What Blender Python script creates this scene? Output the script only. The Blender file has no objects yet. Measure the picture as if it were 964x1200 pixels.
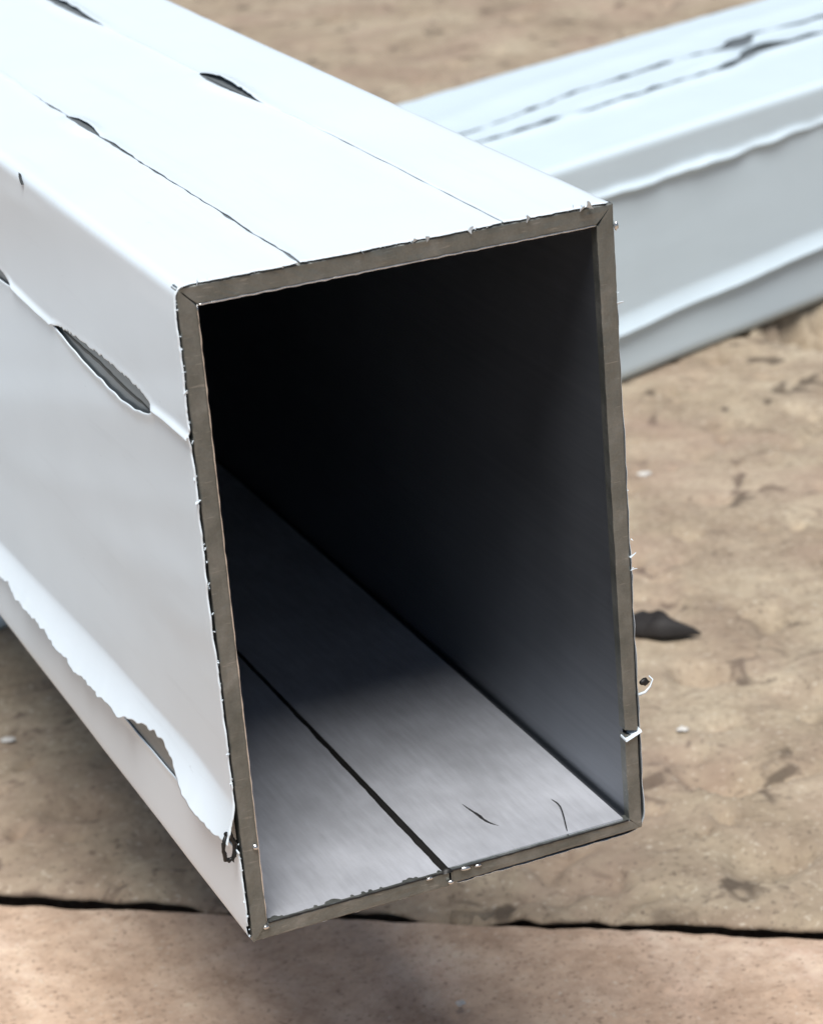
import bpy, math, random
from mathutils import Vector, Matrix, noise

random.seed(7)
scene = bpy.context.scene
col = scene.collection
R = math.radians

# ------------------------------------------------------------------ camera
cam_d = bpy.data.cameras.new('camera')
cam_d.sensor_fit = 'HORIZONTAL'
cam_d.sensor_width = 36.0
cam_d.lens = 36.0 * 3181.2 / 964.0
cam_d.clip_start = 0.005
cam_d.clip_end = 200.0
cam = bpy.data.objects.new('camera', cam_d)
col.objects.link(cam)
rx = Vector((0.91540966, -0.39469553, -0.07899746))
ry = Vector((-0.21304417, -0.30856447, -0.92703838))
rz = Vector((0.34152209, 0.86544983, -0.36655047))
C0 = Vector((-0.06144513, -0.20365141, 0.1235567))
cam.matrix_world = Matrix(((rx.x, -ry.x, -rz.x, C0.x),
                           (rx.y, -ry.y, -rz.y, C0.y),
                           (rx.z, -ry.z, -rz.z, C0.z),
                           (0, 0, 0, 1)))
scene.camera = cam
cam_d.dof.use_dof = True
cam_d.dof.focus_distance = 0.245
cam_d.dof.aperture_fstop = 100.0

# ------------------------------------------------------------------ sky, sun, exposure
SUN_EL, SUN_AZ = 66.0, -28.0       # azimuth: degrees to the right of straight behind the camera-side tube mouth
az = R(SUN_AZ)
to_sun = Vector((math.sin(az) * math.cos(R(SUN_EL)), -math.cos(az) * math.cos(R(SUN_EL)), math.sin(R(SUN_EL))))
world = bpy.data.worlds.new('World')
scene.world = world
world.use_nodes = True
wn = world.node_tree
bg = wn.nodes['Background']
sky = wn.nodes.new('ShaderNodeTexSky')
sky.sky_type = 'NISHITA'
sky.sun_disc = False
sky.sun_elevation = R(SUN_EL)
sky.sun_rotation = math.atan2(to_sun.x, to_sun.y)
sky.air_density = 1.0
sky.dust_density = 0.6
sky.ozone_density = 1.0
wn.links.new(sky.outputs[0], bg.inputs[0])
bg.inputs[1].default_value = 0.046
sun_d = bpy.data.lights.new('sun', 'SUN')
sun_d.energy = 3.7
sun_d.angle = R(29)
sun_d.color = (1.0, 0.98, 0.955)
sun = bpy.data.objects.new('sun', sun_d)
col.objects.link(sun)
sun.rotation_euler = to_sun.to_track_quat('Z', 'Y').to_euler()
vs = scene.view_settings
vs.view_transform = 'Standard'
vs.look = 'None'
vs.exposure = 0.42
vs.gamma = 1.0
vs.use_curve_mapping = False

# ------------------------------------------------------------------ materials
def new_mat(name):
    m = bpy.data.materials.new(name)
    m.use_nodes = True
    nt = m.node_tree
    return m, nt, nt.nodes['Principled BSDF']

def nd(nt, t, **kw):
    n = nt.nodes.new(t)
    for k, v in kw.items():
        setattr(n, k, v)
    return n

def tex_noise(nt, vec, scale, detail=4, rough=0.55, dist=0.0):
    n = nd(nt, 'ShaderNodeTexNoise')
    n.inputs['Scale'].default_value = scale
    n.inputs['Detail'].default_value = detail
    n.inputs['Roughness'].default_value = rough
    n.inputs['Distortion'].default_value = dist
    nt.links.new(vec, n.inputs['Vector'])
    return n.outputs['Fac']

def ramp(nt, fac, stops):
    r = nd(nt, 'ShaderNodeValToRGB')
    el = r.color_ramp.elements
    while len(el) < len(stops):
        el.new(0.5)
    for e, (p, c) in zip(el, stops):
        e.position = p
        e.color = (*c, 1) if len(c) == 3 else c
    nt.links.new(fac, r.inputs[0])
    return r.outputs[0]

def mixc(nt, fac, a, b, mode='MIX'):
    m = nd(nt, 'ShaderNodeMix', data_type='RGBA', blend_type=mode)
    for sock, v in ((m.inputs[0], fac), (m.inputs[6], a), (m.inputs[7], b)):
        if hasattr(v, 'is_linked'):
            nt.links.new(v, sock)
        elif isinstance(v, (int, float)):
            sock.default_value = v
        else:
            sock.default_value = (*v, 1)
    return m.outputs[2]

def objvec(nt, scale=(1, 1, 1), rot=(0, 0, 0)):
    tc = nd(nt, 'ShaderNodeTexCoord')
    mp = nd(nt, 'ShaderNodeMapping')
    mp.inputs['Scale'].default_value = scale
    mp.inputs['Rotation'].default_value = rot
    nt.links.new(tc.outputs['Object'], mp.inputs[0])
    return mp.outputs[0]

def bump(nt, bsdf, h, dist, strength=1.0):
    b = nd(nt, 'ShaderNodeBump')
    b.inputs['Strength'].default_value = strength
    b.inputs['Distance'].default_value = dist
    nt.links.new(h, b.inputs['Height'])
    nt.links.new(b.outputs[0], bsdf.inputs['Normal'])

def film_material(name, base):
    m, nt, b = new_mat(name)
    v = objvec(nt)
    f = tex_noise(nt, v, 60, 3)
    c = ramp(nt, f, [(0.3, tuple(x * 0.965 for x in base)), (0.7, base)])
    g = tex_noise(nt, objvec(nt, (1, .25, 1)), 900, 4, .6)
    sp = ramp(nt, g, [(0.72, (0, 0, 0)), (0.80, (1, 1, 1))])
    c = mixc(nt, sp, c, tuple(x * .80 for x in base))
    du = tex_noise(nt, objvec(nt, (1, .06, 1)), 420, 5, .7)
    c = mixc(nt, ramp(nt, du, [(.58, (0, 0, 0)), (.78, (.5, .5, .5))]), c, tuple(x * .86 for x in base))
    nt.links.new(c, b.inputs['Base Color'])
    b.inputs['Roughness'].default_value = 0.36
    b.inputs['Specular IOR Level'].default_value = 0.45
    h = tex_noise(nt, objvec(nt, (1, .3, 1)), 170, 3)
    bump(nt, b, h, 0.00012, 0.5)
    return m

M = {}
M['film'] = film_material('white_film', (0.725, 0.81, 0.87))
M['film_b'] = film_material('white_film_shaded', (0.63, 0.735, 0.795))  # same film, darker and bluer: shade on the crossing tube put into colour

def steel_material(name, base, rough, metallic, streak=(1, .02, 1), amp=0.00002):
    m, nt, b = new_mat(name)
    s = tex_noise(nt, objvec(nt, streak), 1600, 5, .65)
    k = tex_noise(nt, objvec(nt), 90, 5, .6)
    c = ramp(nt, s, [(0.3, tuple(x * .8 for x in base)), (0.7, base)])
    c = mixc(nt, 0.35, c, ramp(nt, k, [(0.35, tuple(x * .75 for x in base)), (0.65, tuple(min(1, x * 1.1) for x in base))]))
    nt.links.new(c, b.inputs['Base Color'])
    b.inputs['Metallic'].default_value = metallic
    rr = nd(nt, 'ShaderNodeMapRange')
    rr.inputs['To Min'].default_value = rough - .07
    rr.inputs['To Max'].default_value = rough + .1
    nt.links.new(k, rr.inputs[0])
    nt.links.new(rr.outputs[0], b.inputs['Roughness'])
    bump(nt, b, s, amp, 0.6)
    return m

M['steel_in'] = steel_material('shaded_mill_steel', (0.21, 0.23, 0.26), 0.34, 0.75)  # same steel as the floor, darkened so the inside shade sits in its colour
M['steel_floor'] = steel_material('lit_mill_steel', (0.82, 0.84, 0.89), 0.61, 0.82, (1, .12, 1), 0.000003)  # paler copy of the inside steel; light on the floor put into the colour
M['steel_out'] = steel_material('dull_steel', (0.24, 0.265, 0.275), 0.45, 0.45)

def cut_material():
    m, nt, b = new_mat('sawn_steel')
    a = tex_noise(nt, objvec(nt), 5200, 3, .6)
    k = tex_noise(nt, objvec(nt), 330, 4, .55)
    st = tex_noise(nt, objvec(nt, (.12, 1, 1), (0, R(12), 0)), 3800, 2, .5)
    c = ramp(nt, k, [(0.3, (.125, .135, .125)), (0.55, (.18, .188, .175)), (0.75, (.25, .255, .24))])
    c = mixc(nt, .35, c, ramp(nt, a, [(.3, (.38, .38, .38)), (.7, (.62, .62, .62))]), 'OVERLAY')
    c = mixc(nt, ramp(nt, st, [(.64, (0, 0, 0)), (.74, (.5, .5, .5))]), c, (.36, .355, .33))
    nt.links.new(c, b.inputs['Base Color'])
    b.inputs['Metallic'].default_value = 0.62
    rr = nd(nt, 'ShaderNodeMapRange')
    rr.inputs['To Min'].default_value = .28
    rr.inputs['To Max'].default_value = .5
    nt.links.new(k, rr.inputs[0])
    nt.links.new(rr.outputs[0], b.inputs['Roughness'])
    bump(nt, b, a, 0.00002, 0.6)
    return m
M['cut'] = cut_material()

def plain(name, base, rough=.6, metallic=0.0, nscale=700):
    m, nt, b = new_mat(name)
    f = tex_noise(nt, objvec(nt), nscale, 4)
    c = ramp(nt, f, [(0.3, tuple(x * .7 for x in base)), (0.7, base)])
    nt.links.new(c, b.inputs['Base Color'])
    b.inputs['Roughness'].default_value = rough
    b.inputs['Metallic'].default_value = metallic
    return m
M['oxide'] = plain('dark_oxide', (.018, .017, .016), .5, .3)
M['swarf'] = plain('dark_swarf', (.09, .09, .09), .35, .8)
M['dark_tone'] = plain('dark_mark', (.045, .05, .05), .55)  # dark tone for thin marks on steel and film
M['scrap'] = plain('charred_scrap', (.014, .011, .010), .7)
M['chip'] = plain('pale_plastic_chip', (.66, .64, .60), .5)

def stone_material(name, stops, dark, scale, spots=True, streak=None):
    m, nt, b = new_mat(name)
    v = objvec(nt)
    a = tex_noise(nt, v, scale, 8, .62, .6)
    c = ramp(nt, a, stops)
    d = tex_noise(nt, v, scale * 1.1, 6, .65, 1.2)
    c = mixc(nt, ramp(nt, d, [(.42, (0, 0, 0)), (.62, (.62, .62, .62))]), c, dark)
    fine = tex_noise(nt, v, scale * 9, 6, .7)
    c = mixc(nt, 0.55, c, ramp(nt, fine, [(.25, (.30, .28, .25)), (.5, (.5, .5, .5)), (.78, (.72, .71, .69))]), 'OVERLAY')
    grit = tex_noise(nt, v, scale * 26, 2, .6)
    c = mixc(nt, ramp(nt, grit, [(.60, (0, 0, 0)), (.70, (.7, .7, .7))]), c, tuple(x * .45 for x in dark))
    c = mixc(nt, ramp(nt, grit, [(.30, (.5, .5, .5)), (.38, (0, 0, 0))]), c, (.62, .56, .46))
    if streak:
        st = tex_noise(nt, objvec(nt, *streak), 130, 4, .6)
        c = mixc(nt, 0.5, c, ramp(nt, st, [(.3, (.36, .34, .33)), (.7, (.62, .62, .62))]), 'OVERLAY')
    if spots:
        sp = tex_noise(nt, v, scale * 3.4, 3, .5, .5)
        c = mixc(nt, ramp(nt, sp, [(.61, (0, 0, 0)), (.69, (.85, .85, .85))]), c, tuple(x * .35 for x in dark))
        s2 = tex_noise(nt, v, scale * 1.9, 4, .55, 1.0)
        c = mixc(nt, ramp(nt, s2, [(.64, (0, 0, 0)), (.72, (.7, .7, .7))]), c, tuple(x * .45 for x in dark))
        pk = tex_noise(nt, v, scale * .7, 3, .5, .5)
        c = mixc(nt, ramp(nt, pk, [(.50, (0, 0, 0)), (.66, (.35, .35, .35))]), c, (.34, .235, .185))
    nt.links.new(c, b.inputs['Base Color'])
    b.inputs['Roughness'].default_value = 0.85
    b.inputs['Specular IOR Level'].default_value = 0.25
    bump(nt, b, fine, 0.00025, 0.8)
    return m
M['tan'] = stone_material('tan_sandstone', [(.30, (.255, .20, .14)), (.47, (.345, .28, .20)), (.64, (.405, .34, .25))],
                          (.25, .19, .14), 42)
M['red'] = stone_material('reddish_sandstone', [(.30, (.46, .33, .235)), (.5, (.57, .43, .32)), (.68, (.66, .53, .42))],
                          (.40, .28, .20), 55, False, ((1, .18, 1), (0, 0, R(35.4))))
M['bed'] = plain('dark_joint_soil', (.05, .04, .03), .95, 0, 250)

# ------------------------------------------------------------------ helpers
def mesh_obj(name, verts, faces, mat, parent=None, smooth=True):
    me = bpy.data.meshes.new(name)
    me.from_pydata([tuple(v) for v in verts], [], faces)
    me.update()
    if smooth:
        me.polygons.foreach_set('use_smooth', [True] * len(me.polygons))
    me.materials.append(mat)
    o = bpy.data.objects.new(name, me)
    col.objects.link(o)
    if parent:
        o.parent = parent
    return o

def empty(name, loc, rotz, label, cat, group=None):
    o = bpy.data.objects.new(name, None)
    o.empty_display_size = .01
    col.objects.link(o)
    o.location = loc
    o.rotation_euler = (0, 0, rotz)
    o['label'] = label
    o['category'] = cat
    if group:
        o['group'] = group
    return o

def tag(o, label, cat, group=None):
    o['label'] = label
    o['category'] = cat
    if group:
        o['group'] = group
    return o

def n1(x, y=0.0, z=0.0):
    return noise.noise(Vector((x, y, z)))

def fbm(x, y, z=0.0, o=4):
    return noise.fractal(Vector((x, y, z)), 1.0, 2.0, o)

def sstep(a, b, x):
    t = min(1.0, max(0.0, (x - a) / (b - a)))
    return t * t * (3 - 2 * t)

def bell(x, a, b, p=1.0):
    """0 outside a..b, lens shaped inside"""
    if x <= a or x >= b:
        return 0.0
    t = (x - a) / (b - a)
    return math.sin(math.pi * t) ** p

def skew(x, a, b, k, p=1.0):
    if x <= a or x >= b:
        return 0.0
    return math.sin(math.pi * ((x - a) / (b - a)) ** k) ** p

def grid_faces(nr, nc, off=0):
    return [(off + i * nc + j, off + i * nc + j + 1, off + (i + 1) * nc + j + 1, off + (i + 1) * nc + j)
            for i in range(nr - 1) for j in range(nc - 1)]

def steps(*segs):
    out = []
    for a, b, st in segs:
        n = max(1, int(round((b - a) / st)))
        for i in range(n):
            out.append(a + (b - a) * i / n)
    out.append(segs[-1][1])
    return out

# ------------------------------------------------------------------ ground
GZ = -0.0467
ground = mesh_obj('ground', [(-3, -3, GZ - .016), (3, -3, GZ - .016), (3, 3, GZ - .016), (-3, 3, GZ - .016)], [(0, 1, 2, 3)], M['bed'])
ground['kind'] = 'structure'
JA = R(-35.37)
J0 = (0.0440, 0.0756)
pd = (math.cos(JA), math.sin(JA))
qd = (-math.sin(JA), math.cos(JA))
PITS = [(.0213, .1749, .0032, .0016), (.0177, .1596, .0028, .0013), (.0347, .1816, .0030, .0016), (.0429, .0138, .0042, .0022),
        (.0166, .0064, .0045, .0020), (.0441, .0607, .0040, .0016), (.040, .2310, .011, .0130), (-.0517, .0228, .004, .0020),
        (.023, .0075, .003, .0016), (.006, .004, .006, .002), (-.020, .006, .008, .0025), (.047, .100, .003, .001),
        (.012, .112, .003, .001), (.030, .042, .003, .0012), (-.043, .030, .002, .0015), (-.035, .015, .005, .002)]

PIT_HASH = {}
rp = random.Random(5)
for _ in range(900):
    a_, b_, r_ = rp.uniform(-.16, .09), rp.uniform(.002, .30), rp.choice((.0006, .0008, .001, .0014, .002))
    PIT_HASH.setdefault((int(a_ // .006), int(b_ // .006)), []).append((a_, b_, r_, r_ * rp.uniform(.35, .8), rp.uniform(.5, 1.8), rp.uniform(-1, 1)))

def slab_height(p, q):
    h = .0006 * fbm(p * 30, q * 30, 1.3, 3) + .00022 * fbm(p * 150, q * 150, 7.7, 3) + .00018 * fbm(p * 600, q * 600, 2.2, 2)
    pit = n1(p * 95 + 4, q * 95, 5.1)
    if pit > .36:
        h -= (pit - .36) * .009
    ci, cj = int(p // .006), int(q // .006)
    for i in (-1, 0, 1):
        for j in (-1, 0, 1):
            for a, b, r, d, st, sk in PIT_HASH.get((ci + i, cj + j), ()):
                e = ((p - a) * st + (q - b) * sk * .6) ** 2 / (r * r) + (q - b) ** 2 / (r * r)
                if e < 3:
                    h -= d * math.exp(-e * e)
    for a, b, r, d in PITS:
        dx = (p - a) / (r * (1.25 + .5 * n1(p * 260, q * 260, a * 90)))
        dy = (q - b) / (r * (1.0 + .6 * n1(p * 260, q * 260, b * 90 + 5)))
        e = dx * dx + dy * dy
        if e < 6:
            h -= d * math.exp(-e * e)
    return h

def slab(name, ps, qs, sgn, edge, hfun, mat, label, lip=(.003, .0012)):
    """rows follow the joint; row 0 is the worn edge at the joint and drops down to the bed"""
    V = []
    for k, q in enumerate([None, -1] + qs):
        for p in ps:
            e = edge(p)
            if q is None:
                qq, z = e + sgn * .005, GZ - .0155
            elif q < 0:
                qq, z = e + sgn * lip[0], GZ - lip[1] - .0012
            else:
                qq = e + sgn * q
                z = GZ + hfun(p, qq) - .0012 * math.exp(-q / .0010) - .0006 * math.exp(-q / .005)
            V.append((J0[0] + pd[0] * p + qd[0] * qq, J0[1] + pd[1] * p + qd[1] * qq, z))
    F = grid_faces(len(qs) + 2, len(ps))
    if sgn < 0:
        F = [f[::-1] for f in F]
    o = mesh_obj(name, V, F, mat, ground)
    o['label'] = label
    return o

ps = steps((-.9, -.30, .03), (-.30, -.10, .003), (-.10, .075, .0008), (.075, .14, .002), (.14, .9, .03))
slab('stone_slab', ps, steps((0, .006, .0005), (.006, .25, .0009), (.25, .70, .004), (.70, 1.3, .03)), 1,
     lambda p: .0 + .0006 * n1(p * 60, 3) + .0006 * n1(p * 190, 8) + .0010 * sstep(-.010, -.045, p),
     slab_height, M['tan'], 'pitted tan sandstone slab under the tubes')
slab('stone_slab', ps, steps((0, .006, .0005), (.006, .10, .0016), (.10, .7, .03)), -1,
     lambda p: -.0004 + .0003 * n1(p * 50, 13) + .0002 * n1(p * 170, 4),
     lambda p, q: -.0008 + .0003 * fbm(p * 60, q * 60, 9.3, 4) + .00025 * fbm(p * 260, q * 260, 3.1, 3), M['red'],
     'smoother reddish stone slab in front of the joint')

# ------------------------------------------------------------------ tube machinery
class Path:
    """rounded rectangle walked anticlockwise seen from the front (-y): top right to left, down, right, up"""
    def __init__(s, W, H, rTR, rTL, rBL, rBR):
        s.W, s.H = W, H
        pts, nor, marks = [], [], {}
        def arc(cx, cz, r, a0):
            for i in range(1, 7):
                a = a0 + (math.pi / 2) * i / 6
                pts.append((cx + r * math.cos(a), cz + r * math.sin(a))); nor.append((math.cos(a), math.sin(a)))
        pts.append((W - rTR, H)); nor.append((0, 1))
        pts.append((rTL, H)); nor.append((0, 1))
        arc(rTL, H - rTL, rTL, math.pi / 2)
        i_l = len(pts) - 1
        pts.append((0, rBL)); nor.append((-1, 0))
        arc(rBL, rBL, rBL, math.pi)
        i_b = len(pts) - 1
        pts.append((W - rBR, 0)); nor.append((0, -1))
        arc(W - rBR, rBR, rBR, 1.5 * math.pi)
        i_r = len(pts) - 1
        pts.append((W, H - rTR)); nor.append((1, 0))
        arc(W - rTR, H - rTR, rTR, 0)
        s.pts, s.nor = pts, nor
        L = [0]
        for a, b in zip(pts, pts[1:]):
            L.append(L[-1] + math.hypot(b[0] - a[0], b[1] - a[1]))
        s.L, s.total = L, L[-1]
        s.i_l, s.i_b, s.i_r = i_l, i_b, i_r
    def at(s, d):
        d = d % s.total
        L = s.L
        lo, hi = 0, len(L) - 1
        while hi - lo > 1:
            m = (lo + hi) // 2
            if L[m] <= d:
                lo = m
            else:
                hi = m
        t = (d - L[lo]) / max(1e-12, L[hi] - L[lo])
        a, b, na, nb = s.pts[lo], s.pts[hi], s.nor[lo], s.nor[hi]
        nx, nz = na[0] + (nb[0] - na[0]) * t, na[1] + (nb[1] - na[1]) * t
        l = math.hypot(nx, nz)
        return a[0] + (b[0] - a[0]) * t, a[1] + (b[1] - a[1]) * t, nx / l, nz / l
    def top(s, x): return s.pts[0][0] - x
    def left(s, z): return s.L[s.i_l] + s.pts[s.i_l][1] - z
    def bottom(s, x): return s.L[s.i_b] + x - s.pts[s.i_b][0]
    def right(s, z): return s.L[s.i_r] + z - s.pts[s.i_r][1]

def extrude(name, prof, y0, y1, mat, parent, inward=False, ny=8):
    n = len(prof)
    V = [(x, y0 + (y1 - y0) * (k / (ny - 1)) ** 2, z) for k in range(ny) for x, z in prof]
    F = []
    for k in range(ny - 1):
        for i in range(n):
            j = (i + 1) % n
            f = (k * n + i, k * n + j, (k + 1) * n + j, (k + 1) * n + i)
            F.append(f if inward else f[::-1])
    o = mesh_obj(name, V, F, mat, parent, smooth=False)
    return o

def film_strip(path, sa, sb, off, ys, parent, mat, label=None, nc=84, front=None):
    """one strip of protective film between two slit lines sa(y), sb(y); its rims fold down to the steel"""
    ts = [0.5 - 0.5 * math.cos(math.pi * (i / (nc - 1))) for i in range(nc)]
    ts = [.55 * t + .45 * i / (nc - 1) for i, t in enumerate(ts)]
    V = []
    for k, y in enumerate([ys[0]] + ys):
        a, b = sa(y), sb(y)
        w = b - a
        for j in range(-1, nc + 1):
            jj = min(nc - 1, max(0, j))
            s = a + w * ts[jj]
            x, z, nx, nz = path.at(s)
            d = off(s, y, s - a, b - s)
            rim = k == 0 or j < 0 or j >= nc
            if rim:
                d = max(.00002, d - .00011)
            yy = y
            if front:
                yy = y + front(s) * math.exp(-max(0, y) / .0012)
            V.append((x + nx * d, yy, z + nz * d))
    F = [f[::-1] for f in grid_faces(len(ys) + 1, nc + 2)]
    o = mesh_obj('film_strip', V, F, mat, parent)
    if label:
        o['label'] = label
    return o

def polytube(name, pts, rad, mat, parent=None, n=6):
    V, F = [], []
    m = len(pts)
    for i, p in enumerate(pts):
        p = Vector(p)
        d = (Vector(pts[min(m - 1, i + 1)]) - Vector(pts[max(0, i - 1)])).normalized()
        u = d.cross(Vector((.3, .2, 1))).normalized()
        v = d.cross(u)
        r = rad(i / (m - 1)) if callable(rad) else rad
        for k in range(n):
            a = 2 * math.pi * k / n
            V.append(p + (u * math.cos(a) + v * math.sin(a)) * r)
    for i in range(m - 1):
        for k in range(n):
            F.append((i * n + k, i * n + (k + 1) % n, (i + 1) * n + (k + 1) % n, (i + 1) * n + k))
    F.append(tuple(range(n))[::-1]); F.append(tuple((m - 1) * n + k for k in range(n)))
    return mesh_obj(name, V, F, mat, parent)

# ------------------------------------------------------------------ near tube
W, H, LEN = .04, .0613, .46
TL_, TR_, TT, TB = .0017, .0017, .0018, .0016        # wall thickness left, right, top, bottom
tube = empty('steel_tube', (0, 0, 0), 0, 'white film-wrapped rectangular steel tube with its open cut end facing the viewer', 'metal tube', 'white film-wrapped steel tubes')
path = Path(W, H, .0007, .0009, .0009, .0018)
extrude('outer_wall', path.pts, .0006, LEN, M['steel_out'], tube)
ix0, ix1, iz0, iz1 = TL_, W - TR_, TB, H - TT
inner = [(ix0, iz0), (ix1 - .0006, iz0), (ix1 - .0003, iz0 - .0005), (ix1 + .0003, iz0 - .0005), (ix1 + .0003, iz0 + .0002),
         (ix1, iz0 + .0004), (ix1, iz1), (ix0, iz1)]
XW = .0197
for xa, xb, dz in ((ix0 - .0001, XW, .00003), (XW, ix1 - .0006, .00020)):
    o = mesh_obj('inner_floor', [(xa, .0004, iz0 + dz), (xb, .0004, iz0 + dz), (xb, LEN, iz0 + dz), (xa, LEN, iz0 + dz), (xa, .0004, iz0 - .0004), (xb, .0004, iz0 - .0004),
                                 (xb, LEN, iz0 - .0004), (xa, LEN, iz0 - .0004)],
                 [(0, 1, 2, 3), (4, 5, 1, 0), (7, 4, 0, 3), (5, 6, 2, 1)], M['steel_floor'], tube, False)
o['label'] = 'bare steel floor inside the tube, its light put into a pale colour'
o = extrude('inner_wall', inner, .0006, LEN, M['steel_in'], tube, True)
o['label'] = 'bare mill-finish steel inside of the tube, coloured dark for its shade'
# far end ring
V, F = [], []
op = [(0, 0), (W, 0), (W, H), (0, H)]; ip = [(ix0, iz0), (ix1, iz0), (ix1, iz1), (ix0, iz1)]
for a, b in zip(op, ip):
    V += [(a[0], LEN, a[1]), (b[0], LEN, b[1])]
mesh_obj('cut_face', V, [(2 * i, 2 * i + 1, (2 * i + 3) % 8, (2 * i + 2) % 8) for i in range(4)], M['cut'], tube, False)

def cut_face(a_out, b_out, a_in, b_in, ga, gb, seed, proud):
    """one wall's sawn edge, mitred to its neighbours: a bevelled bar with a slightly ragged outline"""
    N = 150
    V = []
    ao, bo, ai, bi = (Vector((p[0], 0, p[1])) for p in (a_out, b_out, a_in, b_in))
    ln = (bo - ao).length
    acr = (ai - ao).normalized() if True else None
    dirn = (bo - ao).normalized()
    perp = Vector((dirn.z, 0, -dirn.x))
    if perp.dot(ai - ao) < 0:
        perp = -perp
    rows = [(0, -.00002, .0012), (0, -.00003, .00012), (0, .00012, 0), (.35, 0, 0), (.65, 0, 0), (1, -.00014, 0), (1, .00003, .00010), (1, .00002, .0012)]
    for i in range(N + 1):
        t = i / N
        for r, (f, e, y) in enumerate(rows):
            A = ao.lerp(ai, f) + dirn * ga
            B = bo.lerp(bi, f) - dirn * gb
            p = A.lerp(B, t)
            jag = .00004 * n1(t * ln * 1600, seed) + .00004 * n1(t * ln * 500, seed + 4)
            if r in (1, 2):
                p += perp * (e + jag * .7)
            elif r in (5, 6):
                p += perp * (e + jag)
            else:
                p += perp * e
            yy = y
            if y < .001:
                yy += proud + .00006 * n1(t * ln * 300, f * 3, seed) + .00003 * n1(t * ln * 1500, f * 5, seed)
            V.append((p.x, yy, p.z))
    F = grid_faces(N + 1, len(rows))
    F.append(tuple(range(len(rows)))[::-1]); F.append(tuple(N * len(rows) + k for k in range(len(rows))))
    o = mesh_obj('cut_face', V, F, M['cut'], tube, False)
    if (o.data.polygons[len(rows) // 2].normal.y) > 0:
        o.data.flip_normals()
    return o
cTL, cTR, cBR, cBL = (0.0001, H - .0001), (W - .0001, H - .0001), (W - .0005, .0005), (0.0003, .0001)
iTL, iTR, iBR, iBL = (ix0, iz1), (ix1, iz1), (ix1, iz0), (ix0, iz0)
cut_face(cTL, cTR, iTL, iTR, .00008, .00007, 1, 0.0)['label'] = 'sawn steel edge of the top wall'
cut_face(cBL, cTL, iBL, iTL, .00002, .00008, 11, -.0001)['label'] = 'sawn steel edge of the left wall'
wL, wR = (XW - .0001, .0001), (XW + .0001, .00022)
cut_face(cBL, wL, iBL, (XW - .0001, iz0), .00001, .00001, 21, .00004)['label'] = 'sawn steel edge of the bottom wall left of the weld'
cut_face(wR, (W - .0005, .00045), (XW + .0001, iz0 + .0001), iBR, .00001, .00002, 25, .0001)['label'] = 'thinner sawn steel edge of the bottom wall right of the weld'
# right wall edge is nicked near its foot
zn = .0104
def lerp2(a, b, t): return (a[0] + (b[0] - a[0]) * t, a[1] + (b[1] - a[1]) * t)
tn = (zn - .0005) / H
cut_face(cBR, lerp2(cBR, cTR, tn), iBR, lerp2(iBR, iTR, tn - .006), .00001, .0001, 31, 0.00006)
cut_face(lerp2(cBR, cTR, tn), cTR, lerp2(iBR, iTR, tn - .006), iTR, .0004, .00007, 41, -.00002)['label'] = 'sawn steel edge of the right wall above the nick'
# bright torn sliver standing in the nick
V = [(ix1 - .0001, -.00025, zn - .0005), (W - .0001, -.0002, zn + .0001), (W - .0001, .0009, zn + .0002), (ix1 - .0001, .0009, zn - .0004),
     (ix1 - .0001, -.0002, zn - .0003), (W - .0001, -.0001, zn + .00026), (W - .0001, .0009, zn + .00036), (ix1 - .0001, .0009, zn - .0002)]
o = mesh_obj('film_sliver', V, [(0, 3, 2, 1), (4, 5, 6, 7), (0, 1, 5, 4), (1, 2, 6, 5), (2, 3, 7, 6), (3, 0, 4, 7)], M['film'], tube, False)
o['label'] = 'white sliver of film caught in the nick of the cut edge'

# weld bead along the inside floor
V = []
wy = steps((-.0001, .08, .0006), (.08, LEN, .02))
prof = [(-.00062, -.0001), (-.00042, .00010), (-.00016, .00022), (.00012, .00024), (.00036, .00012), (.00048, -.0001)]
for y in wy:
    k = (1 + .16 * n1(y * 700, 2) + .12 * n1(y * 210, 6)) * (1.0 - .5 * sstep(.0, .05, y))
    dx = .00007 * n1(y * 300, 9)
    for x, z in prof:
        V.append((XW - .0002 + x * k + dx, y, iz0 + z * k))
F = [f[::-1] for f in grid_faces(len(wy), len(prof))] + [tuple(range(len(prof)))]
o = mesh_obj('weld_bead', V, F, M['oxide'], tube)
o['label'] = 'dark weld bead along the inside floor'
# small bright burrs where the saw left the weld
def burr(c, r, seed, mat, name='burr'):
    V, F = [], []
    nu, nv = 8, 5
    for i in range(nv + 1):
        th = math.pi * i / nv
        for j in range(nu):
            ph = 2 * math.pi * j / nu
            k = 1 + .55 * n1(math.cos(ph) * 1.7 + seed, math.sin(ph) * 1.7, math.cos(th) * 1.7)
            V.append((c[0] + r[0] * k * math.sin(th) * math.cos(ph), c[1] + r[1] * k * math.sin(th) * math.sin(ph), c[2] + r[2] * k * math.cos(th)))
    for i in range(nv):
        for j in range(nu):
            F.append((i * nu + j, i * nu + (j + 1) % nu, (i + 1) * nu + (j + 1) % nu, (i + 1) * nu + j)[::-1])
    return mesh_obj(name, V, F, mat, tube)
M['burr'] = plain('bright_burr', (.75, .74, .72), .22, .9)
for c, r, s in (((.0196, -.0002, .0006), (.00035, .0002, .0002), 1), ((.0176, -.0001, iz0 - .0001), (.0004, .0002, .00014), 2),
                ((.0212, -.0001, iz0 - .0001), (.0006, .0002, .0002), 3), ((ix0 - .0001, -.0001, iz0 - .0003), (.0003, .0002, .0002), 4),
                ((ix0 - .0003, -.0002, .0095), (.00025, .0003, .0003), 5), ((.0225, 0, iz0 - .0002), (.0004, .0002, .00015), 6),
                ((W + .0001, 0, H - .0022), (.0002, .0002, .0004), 7)):
    burr(c, r, s, M['burr'])

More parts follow.
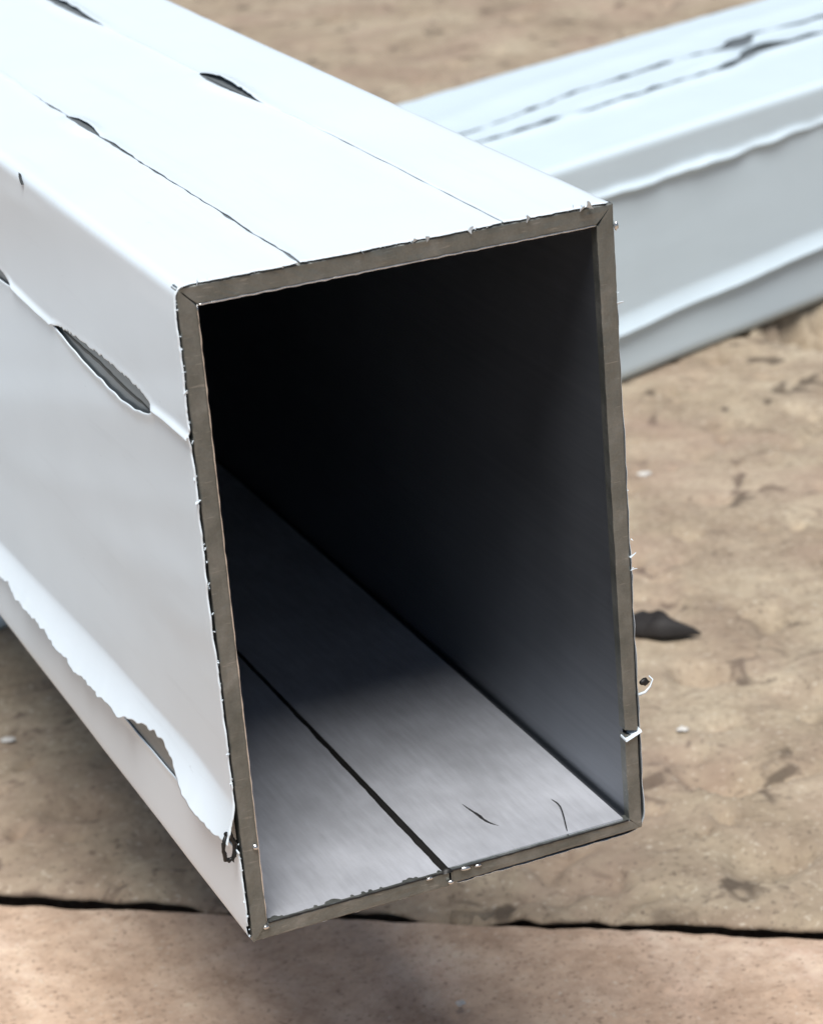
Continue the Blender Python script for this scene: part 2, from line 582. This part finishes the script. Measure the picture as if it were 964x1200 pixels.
def lip(a, b, seed, mat='burr'):
    a, b = Vector(a), Vector(b)
    n = 120
    pts = []
    for i in range(n + 1):
        p = a.lerp(b, i / n)
        k = (b - a).length * i / n
        pts.append(p + Vector((.00006 * n1(k * 900, seed), .00005 * n1(k * 700, seed + 3), .00006 * n1(k * 1100, seed + 6))))
    o = polytube('burr_lip', pts, lambda t: .00009 + .00004 * n1(t * 60, seed), M[mat], tube, 5)
lip((ix0 + .0001, .00005, iz1 - .00004), (ix1 - .0001, .00005, iz1 - .00004), 1)  # top burr; the rim's highlight is put into its bright colour
lip((ix0 + .0002, .00002, iz0 + .00002), (ix1 - .0002, .00002, iz0 + .00002), 3, 'oxide')
lip((ix0 + .00004, .00005, iz0 + .0001), (ix0 + .00004, .00005, iz1 - .0001), 2)  # left burr, coloured bright to carry the edge highlight too

# --- protective film, five strips between four slits
sA = lambda y: path.top(.0108 + .00018 * n1(y * 130, 1) + .00010 * n1(y * 500, 2) - .0002 * sstep(.0, .08, y))
def gA(y):                                  # half width of the open slit
    g = .00015 + .00012 * n1(y * 260, 5) + .00004 * n1(y * 900, 6)
    if .018 < y < .044:
        g -= .00003
    g = max(g, .00004)
    g = g * (1 - sstep(.070, .084, y)) - .0003 * sstep(.080, .088, y)
    return g
hA = lambda y: .0009 * bell(y, .055, .066, .8) + .00025 * bell(y, .044, .054)
sB = lambda y: path.top(.0294 - .0011 * sstep(.04, .07, y) - .0006 * sstep(.09, .12, y) + .00012 * n1(y * 150, 11))
def gB(y):
    return (.00009 + .0001 * n1(y * 240, 15)) * (1 - sstep(.034, .05, y)) - .0002 * sstep(.04, .05, y) \
        + .0001 * bell(y, .048, .056)
hB = lambda y: (.0017 + .0003 * n1(y * 300, 31) + .0003 * n1(y * 900, 32)) * skew(y, .0515, .0757, 2.1, .7) + (.0015 + .0003 * n1(y * 400, 33)) * skew(y, .103, .138, 1.6, .8)
sC = lambda y: path.left(.0485 - .0006 * bell(y, .004, .07) + .0002 * n1(y * 120, 21))
hCu = lambda y: (.0012 + .0003 * n1(y * 700, 22) + .00035 * n1(y * 2100, 23)) * skew(y, .0095, .0405, .8, .6) + .0012 * bell(y, .0545, .095, .5)
hCl = lambda y: (.0018 + .0002 * n1(y * 500, 24)) * skew(y, .0093, .0405, .62, .75) + .0012 * bell(y, .0545, .095, .5)
def zflat(y):
    return max(.0113 - .028 * y, .0055) - .0010 * sstep(.012, 0, y)
def zD(y):
    z = .0113 - .028 * y + .0004 * n1(y * 75, 41) + .0003 * n1(y * 260, 42) + .00028 * n1(y * 900, 43) + .00015 * n1(y * 2000, 44)
    z = max(z, .0055) - .0010 * sstep(.012, 0, y) + .0020 * bell(y, .010, .030, 1.0) * (1 + .3 * n1(y * 420, 77))
    return z
zD2 = lambda y: .0094 - .020 * y + .00012 * n1(y * 160, 51)

def base_off(s, y):
    return (.00006 if (s % path.total) > path.L[path.i_b] - .002 else .00009) + .00005 * n1(s * 160, y * 40, 3) + .00002 * math.exp(-y / .002) * (1 + n1(s * 420, 7)) * (.15 if (s % path.total) > path.L[path.i_b] - .002 else 1)
def lift(d, w, h):
    return h * math.exp(-(d / w) ** 2)
fr = lambda s: (.00042 if (s % path.total) > path.L[path.i_b] - .002 else -.00012) + .00022 * n1(s * 700, 3.3) + .00016 * n1(s * 2200, 8.8) + .00022 * max(0, n1(s * 310, 1.1))
ys = steps((0, .005, .0003), (.005, .095, .0005), (.095, .165, .0015), (.165, LEN, .015))

def offAB(s, y, da, db):      # top middle
    return base_off(s, y) + lift(da, .0009, .00012 * (hB(y) / .001) + .0001) + lift(db, .0008, .00010 + .0003 * hA(y) / .001)
def offR(s, y, da, db):       # right of slit B, over the corner and down
    return base_off(s, y) + lift(db, .0010, .0001 + .0003 * hB(y) / .001)
def offAC(s, y, da, db):      # over the left top corner
    closed = 1 - min(1, (hCu(y) + hCl(y)) / .0012)
    return base_off(s, y) + lift(da, .0008, .00012 + .0004 * hA(y) / .001) + lift(db, .0004, (.00038 + .0001 * n1(y * 220, 4)) * closed + .00005) + .00022 * (.55 + .5 * n1((s - .27 * y) * 240, 5.5)) * sstep(.013, .010, db)
def offCD(s, y, da, db):      # left face, its lower rim flares outwards
    a = (.0018 + .00012 * n1(y * 40, 61) + .00008 * n1(y * 210, 62) + .00008 * n1(y * 600, 63)) * (.55 + .45 * sstep(-.002, .010, y)) * (1 - .4 * sstep(.05, .11, y))
    wv = .0040 * (1 - .3 * sstep(.03, .09, y))
    q = max(0, 1 - (path.left(zflat(y)) - s) / wv)
    return base_off(s, y) + lift(da, .0007, .00018) + a * q ** 1.35 + .00022 * (.55 + .5 * n1((s - .27 * y) * 240, 5.5)) * sstep(.012, .02, db)
def offD(s, y, da, db):
    return base_off(s, y) + lift(da, .0006, .0001)
sD_up = lambda y: path.left(zD(y))
sD_lo = lambda y: path.left(zD2(y))
T = path.total
film_strip(path, lambda y: sB(y) + max(gB(y), -.0002) + hB(y) * .55, lambda y: sA(y) - gA(y) - hA(y) * .4, offAB, ys, tube, M['film'],
           'white film along the middle of the top face', front=fr)
film_strip(path, lambda y: path.right(.0) - path.W + .022 if False else path.bottom(.0205) - T, lambda y: sB(y) - gB(y) - hB(y) * .6, offR, ys, tube, M['film'],
           'white film wrapped over the right top edge', nc=150, front=fr)
film_strip(path, lambda y: sA(y) + gA(y) + hA(y) * .6, lambda y: sC(y) - hCu(y) + .0003, offAC, ys, tube, M['film'],
           'white film folded over the left top edge', nc=110, front=fr)
film_strip(path, lambda y: sC(y) + hCl(y), sD_up, offCD, ys, tube, M['film'],
           'white film on the left face with torn flaring lower rim', nc=120, front=fr)
film_strip(path, sD_lo, lambda y: path.bottom(.0195), offD, ys, tube, M['film'], 'white film folded under the left bottom edge', front=fr)

# dark line drawn on the steel inside the long tear
def ribbon(name, path, sf, hw, y0, y1, mat, parent, d=.00006, n=70, label=None):
    V = []
    for i in range(n + 1):
        y = y0 + (y1 - y0) * i / n
        w = hw * (math.sin(math.pi * min(1, max(0, i / n))) ** .4 if 0 < i < n else .05) * (1 + .35 * n1(y * 800, 4))
        for e in (-1, -.5, .5, 1):
            x, z, nx, nz = path.at(sf(y) + e * w)
            dd = d if abs(e) < 1 else .00001
            V.append((x + nx * dd, y, z + nz * dd))
    o = mesh_obj(name, V, [f[::-1] for f in grid_faces(n + 1, 4)], mat, parent)
    if label:
        o['label'] = label
    return o
ribbon('dark_line', path, lambda y: sC(y) + .0002 + .0007 * sstep(.03, .012, y) + .00012 * n1(y * 400, 3), .00022, .010, .0395, M['dark_tone'], tube,
       label='dark line on the bare steel inside the tear')
ribbon('dark_line', path, lambda y: sB(y) - .0002, .00008, .056, .0735, M['dark_tone'], tube)

ribbon('scuff', path, lambda y: path.left(H - .0012) - .35 * (y - .044), .00008, .0450, .0468, M['dark_tone'], tube, d=.00036, n=14, label='small dark scuff on the folded film edge')

# frayed bits of film round the sawn end
V, F = [], []
def shard(c, nrm, ln, wd):
    a = Vector(nrm).normalized()
    t = Vector((random.uniform(-1, 1), random.uniform(-.4, .6), random.uniform(-1, 1)))
    t = (t - a * t.dot(a)).normalized()
    b = len(V)
    p = Vector(c)
    k = random.uniform(.3, 1)
    cur = Vector((random.uniform(-.5, .5), -random.uniform(.2, .9), random.uniform(-.3, .3)))
    for i in range(4):
        f = i / 3
        m = p + a * ln * f + cur * ln * f * f * k
        w = wd * (1 - .75 * f) * random.uniform(.6, 1.2)
        th = .00006
        V.extend([m - t * w - Vector((0, th, 0)), m + t * w - Vector((0, th, 0)), m + t * w + Vector((0, th, 0)), m - t * w + Vector((0, th, 0))])
    for i in range(3):
        for e in range(4):
            F.append((b + i * 4 + e, b + i * 4 + (e + 1) % 4, b + (i + 1) * 4 + (e + 1) % 4, b + (i + 1) * 4 + e))
    F.append((b + 3, b + 2, b + 1, b)); F.append((b + 12, b + 13, b + 14, b + 15))
for i in range(130):
    s = random.uniform(0, T)
    side_r = s > path.L[path.i_r]
    side_b = path.L[path.i_b] < s < path.L[path.i_r]
    if side_b: continue
    if side_r and random.random() < .85: continue
    x, z, nx, nz = path.at(s)
    big = random.random() < .12
    l = random.uniform(.0003, .00055) if big else random.uniform(.0001, .00028)
    shard((x - nx * .00006, random.uniform(-.0001, .0003), z - nz * .00006), (nx + random.uniform(-.8, .8), -random.uniform(0, .9), nz + random.uniform(-.8, .8)), l, l * random.uniform(.25, .6))
for x, l in ((.0376, .0010), (.0369, .0008), (.0318, .0007), (.0262, .0007), (.0225, .0006), (.0165, .0005)):
    shard((x, -.0001, H - .0001), (random.uniform(-.6, .6), -.5, .7), l, l * .4)
o = mesh_obj('film_fray', V, F, M['film'], tube, False)
o['kind'] = 'stuff'
o['label'] = 'frayed white film shreds round the sawn end'

# dark rolled curl of film at the left edge, and a small ring on the right edge, its inner shade painted as a dark bead
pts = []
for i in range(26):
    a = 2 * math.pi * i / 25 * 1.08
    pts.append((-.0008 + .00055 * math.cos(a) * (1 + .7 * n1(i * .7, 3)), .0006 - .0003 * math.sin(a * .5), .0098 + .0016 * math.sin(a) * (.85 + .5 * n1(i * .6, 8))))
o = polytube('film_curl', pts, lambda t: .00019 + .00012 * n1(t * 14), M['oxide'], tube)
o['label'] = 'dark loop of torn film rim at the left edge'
burr((W + .0006, .0002, .0153), (.00055, .0003, .00035), 12, M['oxide'], 'film_curl')['label'] = 'dark solid bead painted as the shaded hollow of a small film curl on the right edge'
polytube('film_curl', [(W - .0001, .0001, .0142), (W + .0005, -.0001, .0144), (W + .0010, -.0002, .0149), (W + .0013, -.0001, .0155), (W + .0011, .0002, .0158)],
         lambda t: .00016 * (1 - .6 * t), M['film'], tube)['label'] = 'white rim of a small film curl on the right edge'
V, F = [], []
for c, l in (((W - .0003, 0, .0281), .0008), ((W - .0003, 0, .0268), .0006), ((W - .0003, .0002, .0520), .0007)):
    shard(c, (1, -.2, .5), l, l * .22)
mesh_obj('film_fray', V, F, M['film'], tube, False)['kind'] = 'stuff'

# ------------------------------------------------------------------ crossing tube underneath
W2, H2 = .0655, .0452
phi = R(19.5 - 90)
xd = (math.cos(phi), math.sin(phi))
PF = (.1410 + .0012 * xd[0], .2313 + .0012 * xd[1])
tube2 = empty('steel_tube', (PF[0] - W2 * xd[0], PF[1] - W2 * xd[1], GZ + .0003), phi,
              'white film-wrapped steel tube lying flat on the stone, crossing beneath the other', 'metal tube', 'white film-wrapped steel tubes')
p2 = Path(W2, H2, .0014, .0014, .0020, .0020)
Y0, Y1 = -.30, .32
extrude('outer_wall', p2.pts, Y0, Y1, M['steel_out'], tube2, ny=2)
inn = [(.0019, .0019), (W2 - .0019, .0019), (W2 - .0019, H2 - .0019), (.0019, H2 - .0019)]
extrude('inner_wall', inn, Y0, Y1, M['steel_in'], tube2, True, ny=2)
for ye in (Y0, Y1):
    V = []
    oo = [(0.0006, .0006), (W2 - .0006, .0006), (W2 - .0006, H2 - .0006), (.0006, H2 - .0006)]
    for a, b in zip(oo, inn):
        V += [(a[0], ye, a[1]), (b[0], ye, b[1])]
    mesh_obj('cut_face', V, [(2 * i, 2 * i + 1, (2 * i + 3) % 8, (2 * i + 2) % 8) for i in range(4)], M['cut'], tube2, False)
ys2 = steps((Y0, -.19, .012), (-.19, -.02, .006), (-.02, .16, .0008), (.16, Y1, .016))
# top: a narrow middle strip between two slits, torn through near the right
vb = lambda y: .0245 + .0006 * n1(y * 40, 3) + .0004 * n1(y * 150, 5) + .0040 * sstep(.075, .095, y) - .004 * sstep(.1, .125, y)     # front slit, distance behind the front face
vc = lambda y: .0330 + .0055 * sstep(.01, .06, y) + .0008 * n1(y * 60, 8) + .0005 * n1(y * 260, 9) + .0022 * bell(y, .094, .118)     # rear slit
gb = lambda y: max(-.0001, .0003 + .0008 * n1(y * 75, 14) + .0003 * n1(y * 260, 15)) + .0012 * bell(y, .072, .112)
gc = lambda y: max(-.0001, .0006 + .0011 * n1(y * 80, 16) + .0005 * n1(y * 300, 17)) + .0011 * bell(y, .092, .105) + .0007 * bell(y, .105, .14)
top2 = lambda v: p2.top(W2 - v)
zr = lambda y: H2 - .0085 + .0011 * n1(y * 50, 23) + .0004 * n1(y * 170, 24)          # front slit high
zl = lambda y: .0098 + .0026 * sstep(.0, .09, y) + .0005 * n1(y * 45, 33) + .0002 * n1(y * 200, 34)   # front slit low
def b2(s, y): return .00016 + .00006 * n1(s * 120, y * 45, 6)
T2 = p2.total
def o_front_top(s, y, da, db):     # right.zr .. over corner .. front slit on top
    return b2(s, y) + lift(da, .0009, .0009 + .0009 * n1(y * 62, 9) + .0003 * n1(y * 190, 10)) + lift(db, .002, .0006 + .0004 * n1(y * 120, 4))
film_strip(p2, lambda y: p2.right(zr(y)) + .0004 - T2, lambda y: top2(vb(y) - gb(y)), o_front_top, ys2, tube2, M['film_b'],
           'white film over the front top edge', nc=80)
def o_mid(s, y, da, db):
    tear = bell(y, .086, .102, .7)
    return b2(s, y) + .0003 + .0007 * n1(s * 300, y * 60, 2) ** 2 + lift(da, .0018, .0005 + .0005 * n1(y * 170, 5)) + lift(db, .0015, .0001) - .0002 * tear
film_strip(p2, lambda y: top2(vb(y) + gb(y) + .0022 * bell(y, .086, .104, .8)), lambda y: top2(vc(y) - gc(y) - .0028 * bell(y, .087, .103, .8)), o_mid, ys2, tube2, M['film_b'],
           'narrow loose strip of white film between two slits on top', nc=40)
def o_back(s, y, da, db):
    return b2(s, y) + lift(da, .0015, .0004 + .0004 * n1(y * 140, 7)) + .0004 * math.exp(-((da - .012) / .004) ** 2)
film_strip(p2, lambda y: top2(vc(y) + gc(y)), lambda y: p2.bottom(W2 * .5 - .0003), o_back, ys2, tube2, M['film_b'],
           'white film over the rear half and back', nc=80)
def o_face(s, y, da, db):          # front face: low rim flares out, high rim is puckered
    a = .0014 + .0004 * n1(y * 45, 71)
    q = max(0, 1 - da / .0036)
    return b2(s, y) + a * q ** 1.6 + lift(db, .0010, .0001) + .0002 * n1(y * 90, s * 200, 9) * math.exp(-db / .004)
film_strip(p2, lambda y: p2.right(zl(y)), lambda y: p2.right(zr(y) + .0006), o_face, ys2, tube2, M['film_b'],
           'white film on the front face with puckered upper rim', nc=90)
def o_low(s, y, da, db):
    return b2(s, y)
film_strip(p2, lambda y: p2.bottom(W2 * .5 + .0003), lambda y: p2.right(zl(y) + .0015), o_low, ys2, tube2, M['film_b'],
           'white film folded under the front bottom edge', nc=60)

# ------------------------------------------------------------------ small loose things
def curve_pts(cp, n=20):
    out = []
    m = len(cp)
    for i in range(m - 1):
        p0, p1, p2_, p3 = (Vector(cp[max(0, min(m - 1, i + d))]) for d in (-1, 0, 1, 2))
        for k in range(n):
            t = k / n
            out.append(.5 * ((2 * p1) + (-p0 + p2_) * t + (2 * p0 - 5 * p1 + 4 * p2_ - p3) * t * t + (-p0 + 3 * p1 - 3 * p2_ + p3) * t ** 3))
    out.append(Vector(cp[-1]))
    return out
fz = iz0 + .00009
tag(polytube('metal_shaving', curve_pts([(.0259, .0112, fz), (.0262, .0083, fz + .0002), (.0266, .0061, fz + .0001), (.0282, .0037, fz), (.0300, .0017, fz)], 10),
             lambda t: .00010 * (1 - .8 * t) * (1 + .9 * bell(t, .2, .6)) * (1 + .5 * n1(t * 14, 3)), M['swarf']),
    'dark splinter-like metal shaving on the tube floor, beside the weld bead', 'metal shaving', 'metal shavings on the tube floor')
tag(polytube('metal_shaving', curve_pts([(.0336, .0078, fz), (.0337, .0060, fz + .0002), (.0332, .0040, fz + .0003), (.0319, .0003, fz)], 10),
             lambda t: .00007, M['swarf']),
    'thin hooked metal shaving on the tube floor, nearer the right wall', 'metal shaving', 'metal shavings on the tube floor')

def flake(name, c, lx, ly, hz, rot, mat, seed, label, cat, group=None, curl=0):
    V, nx_, ny_ = [], 12, 7
    cr, sr = math.cos(rot), math.sin(rot)
    for side in (1, -1):
        for i in range(nx_ + 1):
            u = i / nx_ * 2 - 1
            for j in range(ny_ + 1):
                v = j / ny_ * 2 - 1
                w = (1 - abs(u) ** 2.2) ** .6 * (1 + .35 * n1(u * 2 + seed, side * 0, 3)) * (1 - .95 * u * curl)
                x = u * lx
                y = v * ly * w + curl * ly * .7 * u * u + ly * .5 * n1(u * 1.7 + seed, 7)
                z = hz * (1 - v * v) * (1 - abs(u) ** 2) * (1 if side > 0 else .2) + hz * .6 * n1(u * 2.3, v * 2, seed) * (1 - abs(u))
                if side < 0:
                    z -= hz * .12
                V.append((c[0] + x * cr - y * sr, c[1] + x * sr + y * cr, c[2] + z))
    n = (nx_ + 1) * (ny_ + 1)
    F = grid_faces(nx_ + 1, ny_ + 1) + [f[::-1] for f in grid_faces(nx_ + 1, ny_ + 1, n)]
    for i in range(nx_):
        a, b = i * (ny_ + 1), (i + 1) * (ny_ + 1)
        F.append((a, b, n + b, n + a)); F.append((b + ny_, a + ny_, n + a + ny_, n + b + ny_))
    return tag(mesh_obj(name, V, F, mat), label, cat, group)
def gz(x, y):
    dx, dy = x - J0[0], y - J0[1]
    return GZ + slab_height(dx * pd[0] + dy * pd[1], dx * qd[0] + dy * qd[1])
flake('bark_scrap', (.1085, .1305, gz(.1085, .1305) + .0010), .0066, .0026, .0026, R(-62), M['scrap'], 3.0,
      'black curled scrap lying on the stone right of the tube mouth', 'scrap', None, .8)
for (x, y, l, lab) in ((.1385, .1915, .0013, 'small white film chip on the stone just below the crossing tube'),
                       (.0957, .0992, .0009, 'tiny pale chip on the stone below the black scrap'),
                       (.0122, .1490, .0012, 'small pale chip on the shaded stone left of the tube')):
    flake('white_chip', (x, y, gz(x, y) + .0004), l, l * .7, .0003, R(-25), M['chip'], x * 90, lab, 'chip', 'pale chips on the stone')
flake('white_chip', (.0398, .0506, GZ + .0005), .0007, .0005, .0003, .6, M['chip'], 9, 'tiny pale chip on the reddish slab in front of the tube', 'chip', 'pale chips on the stone')

scene.render.resolution_x = 822
scene.render.resolution_y = 1024
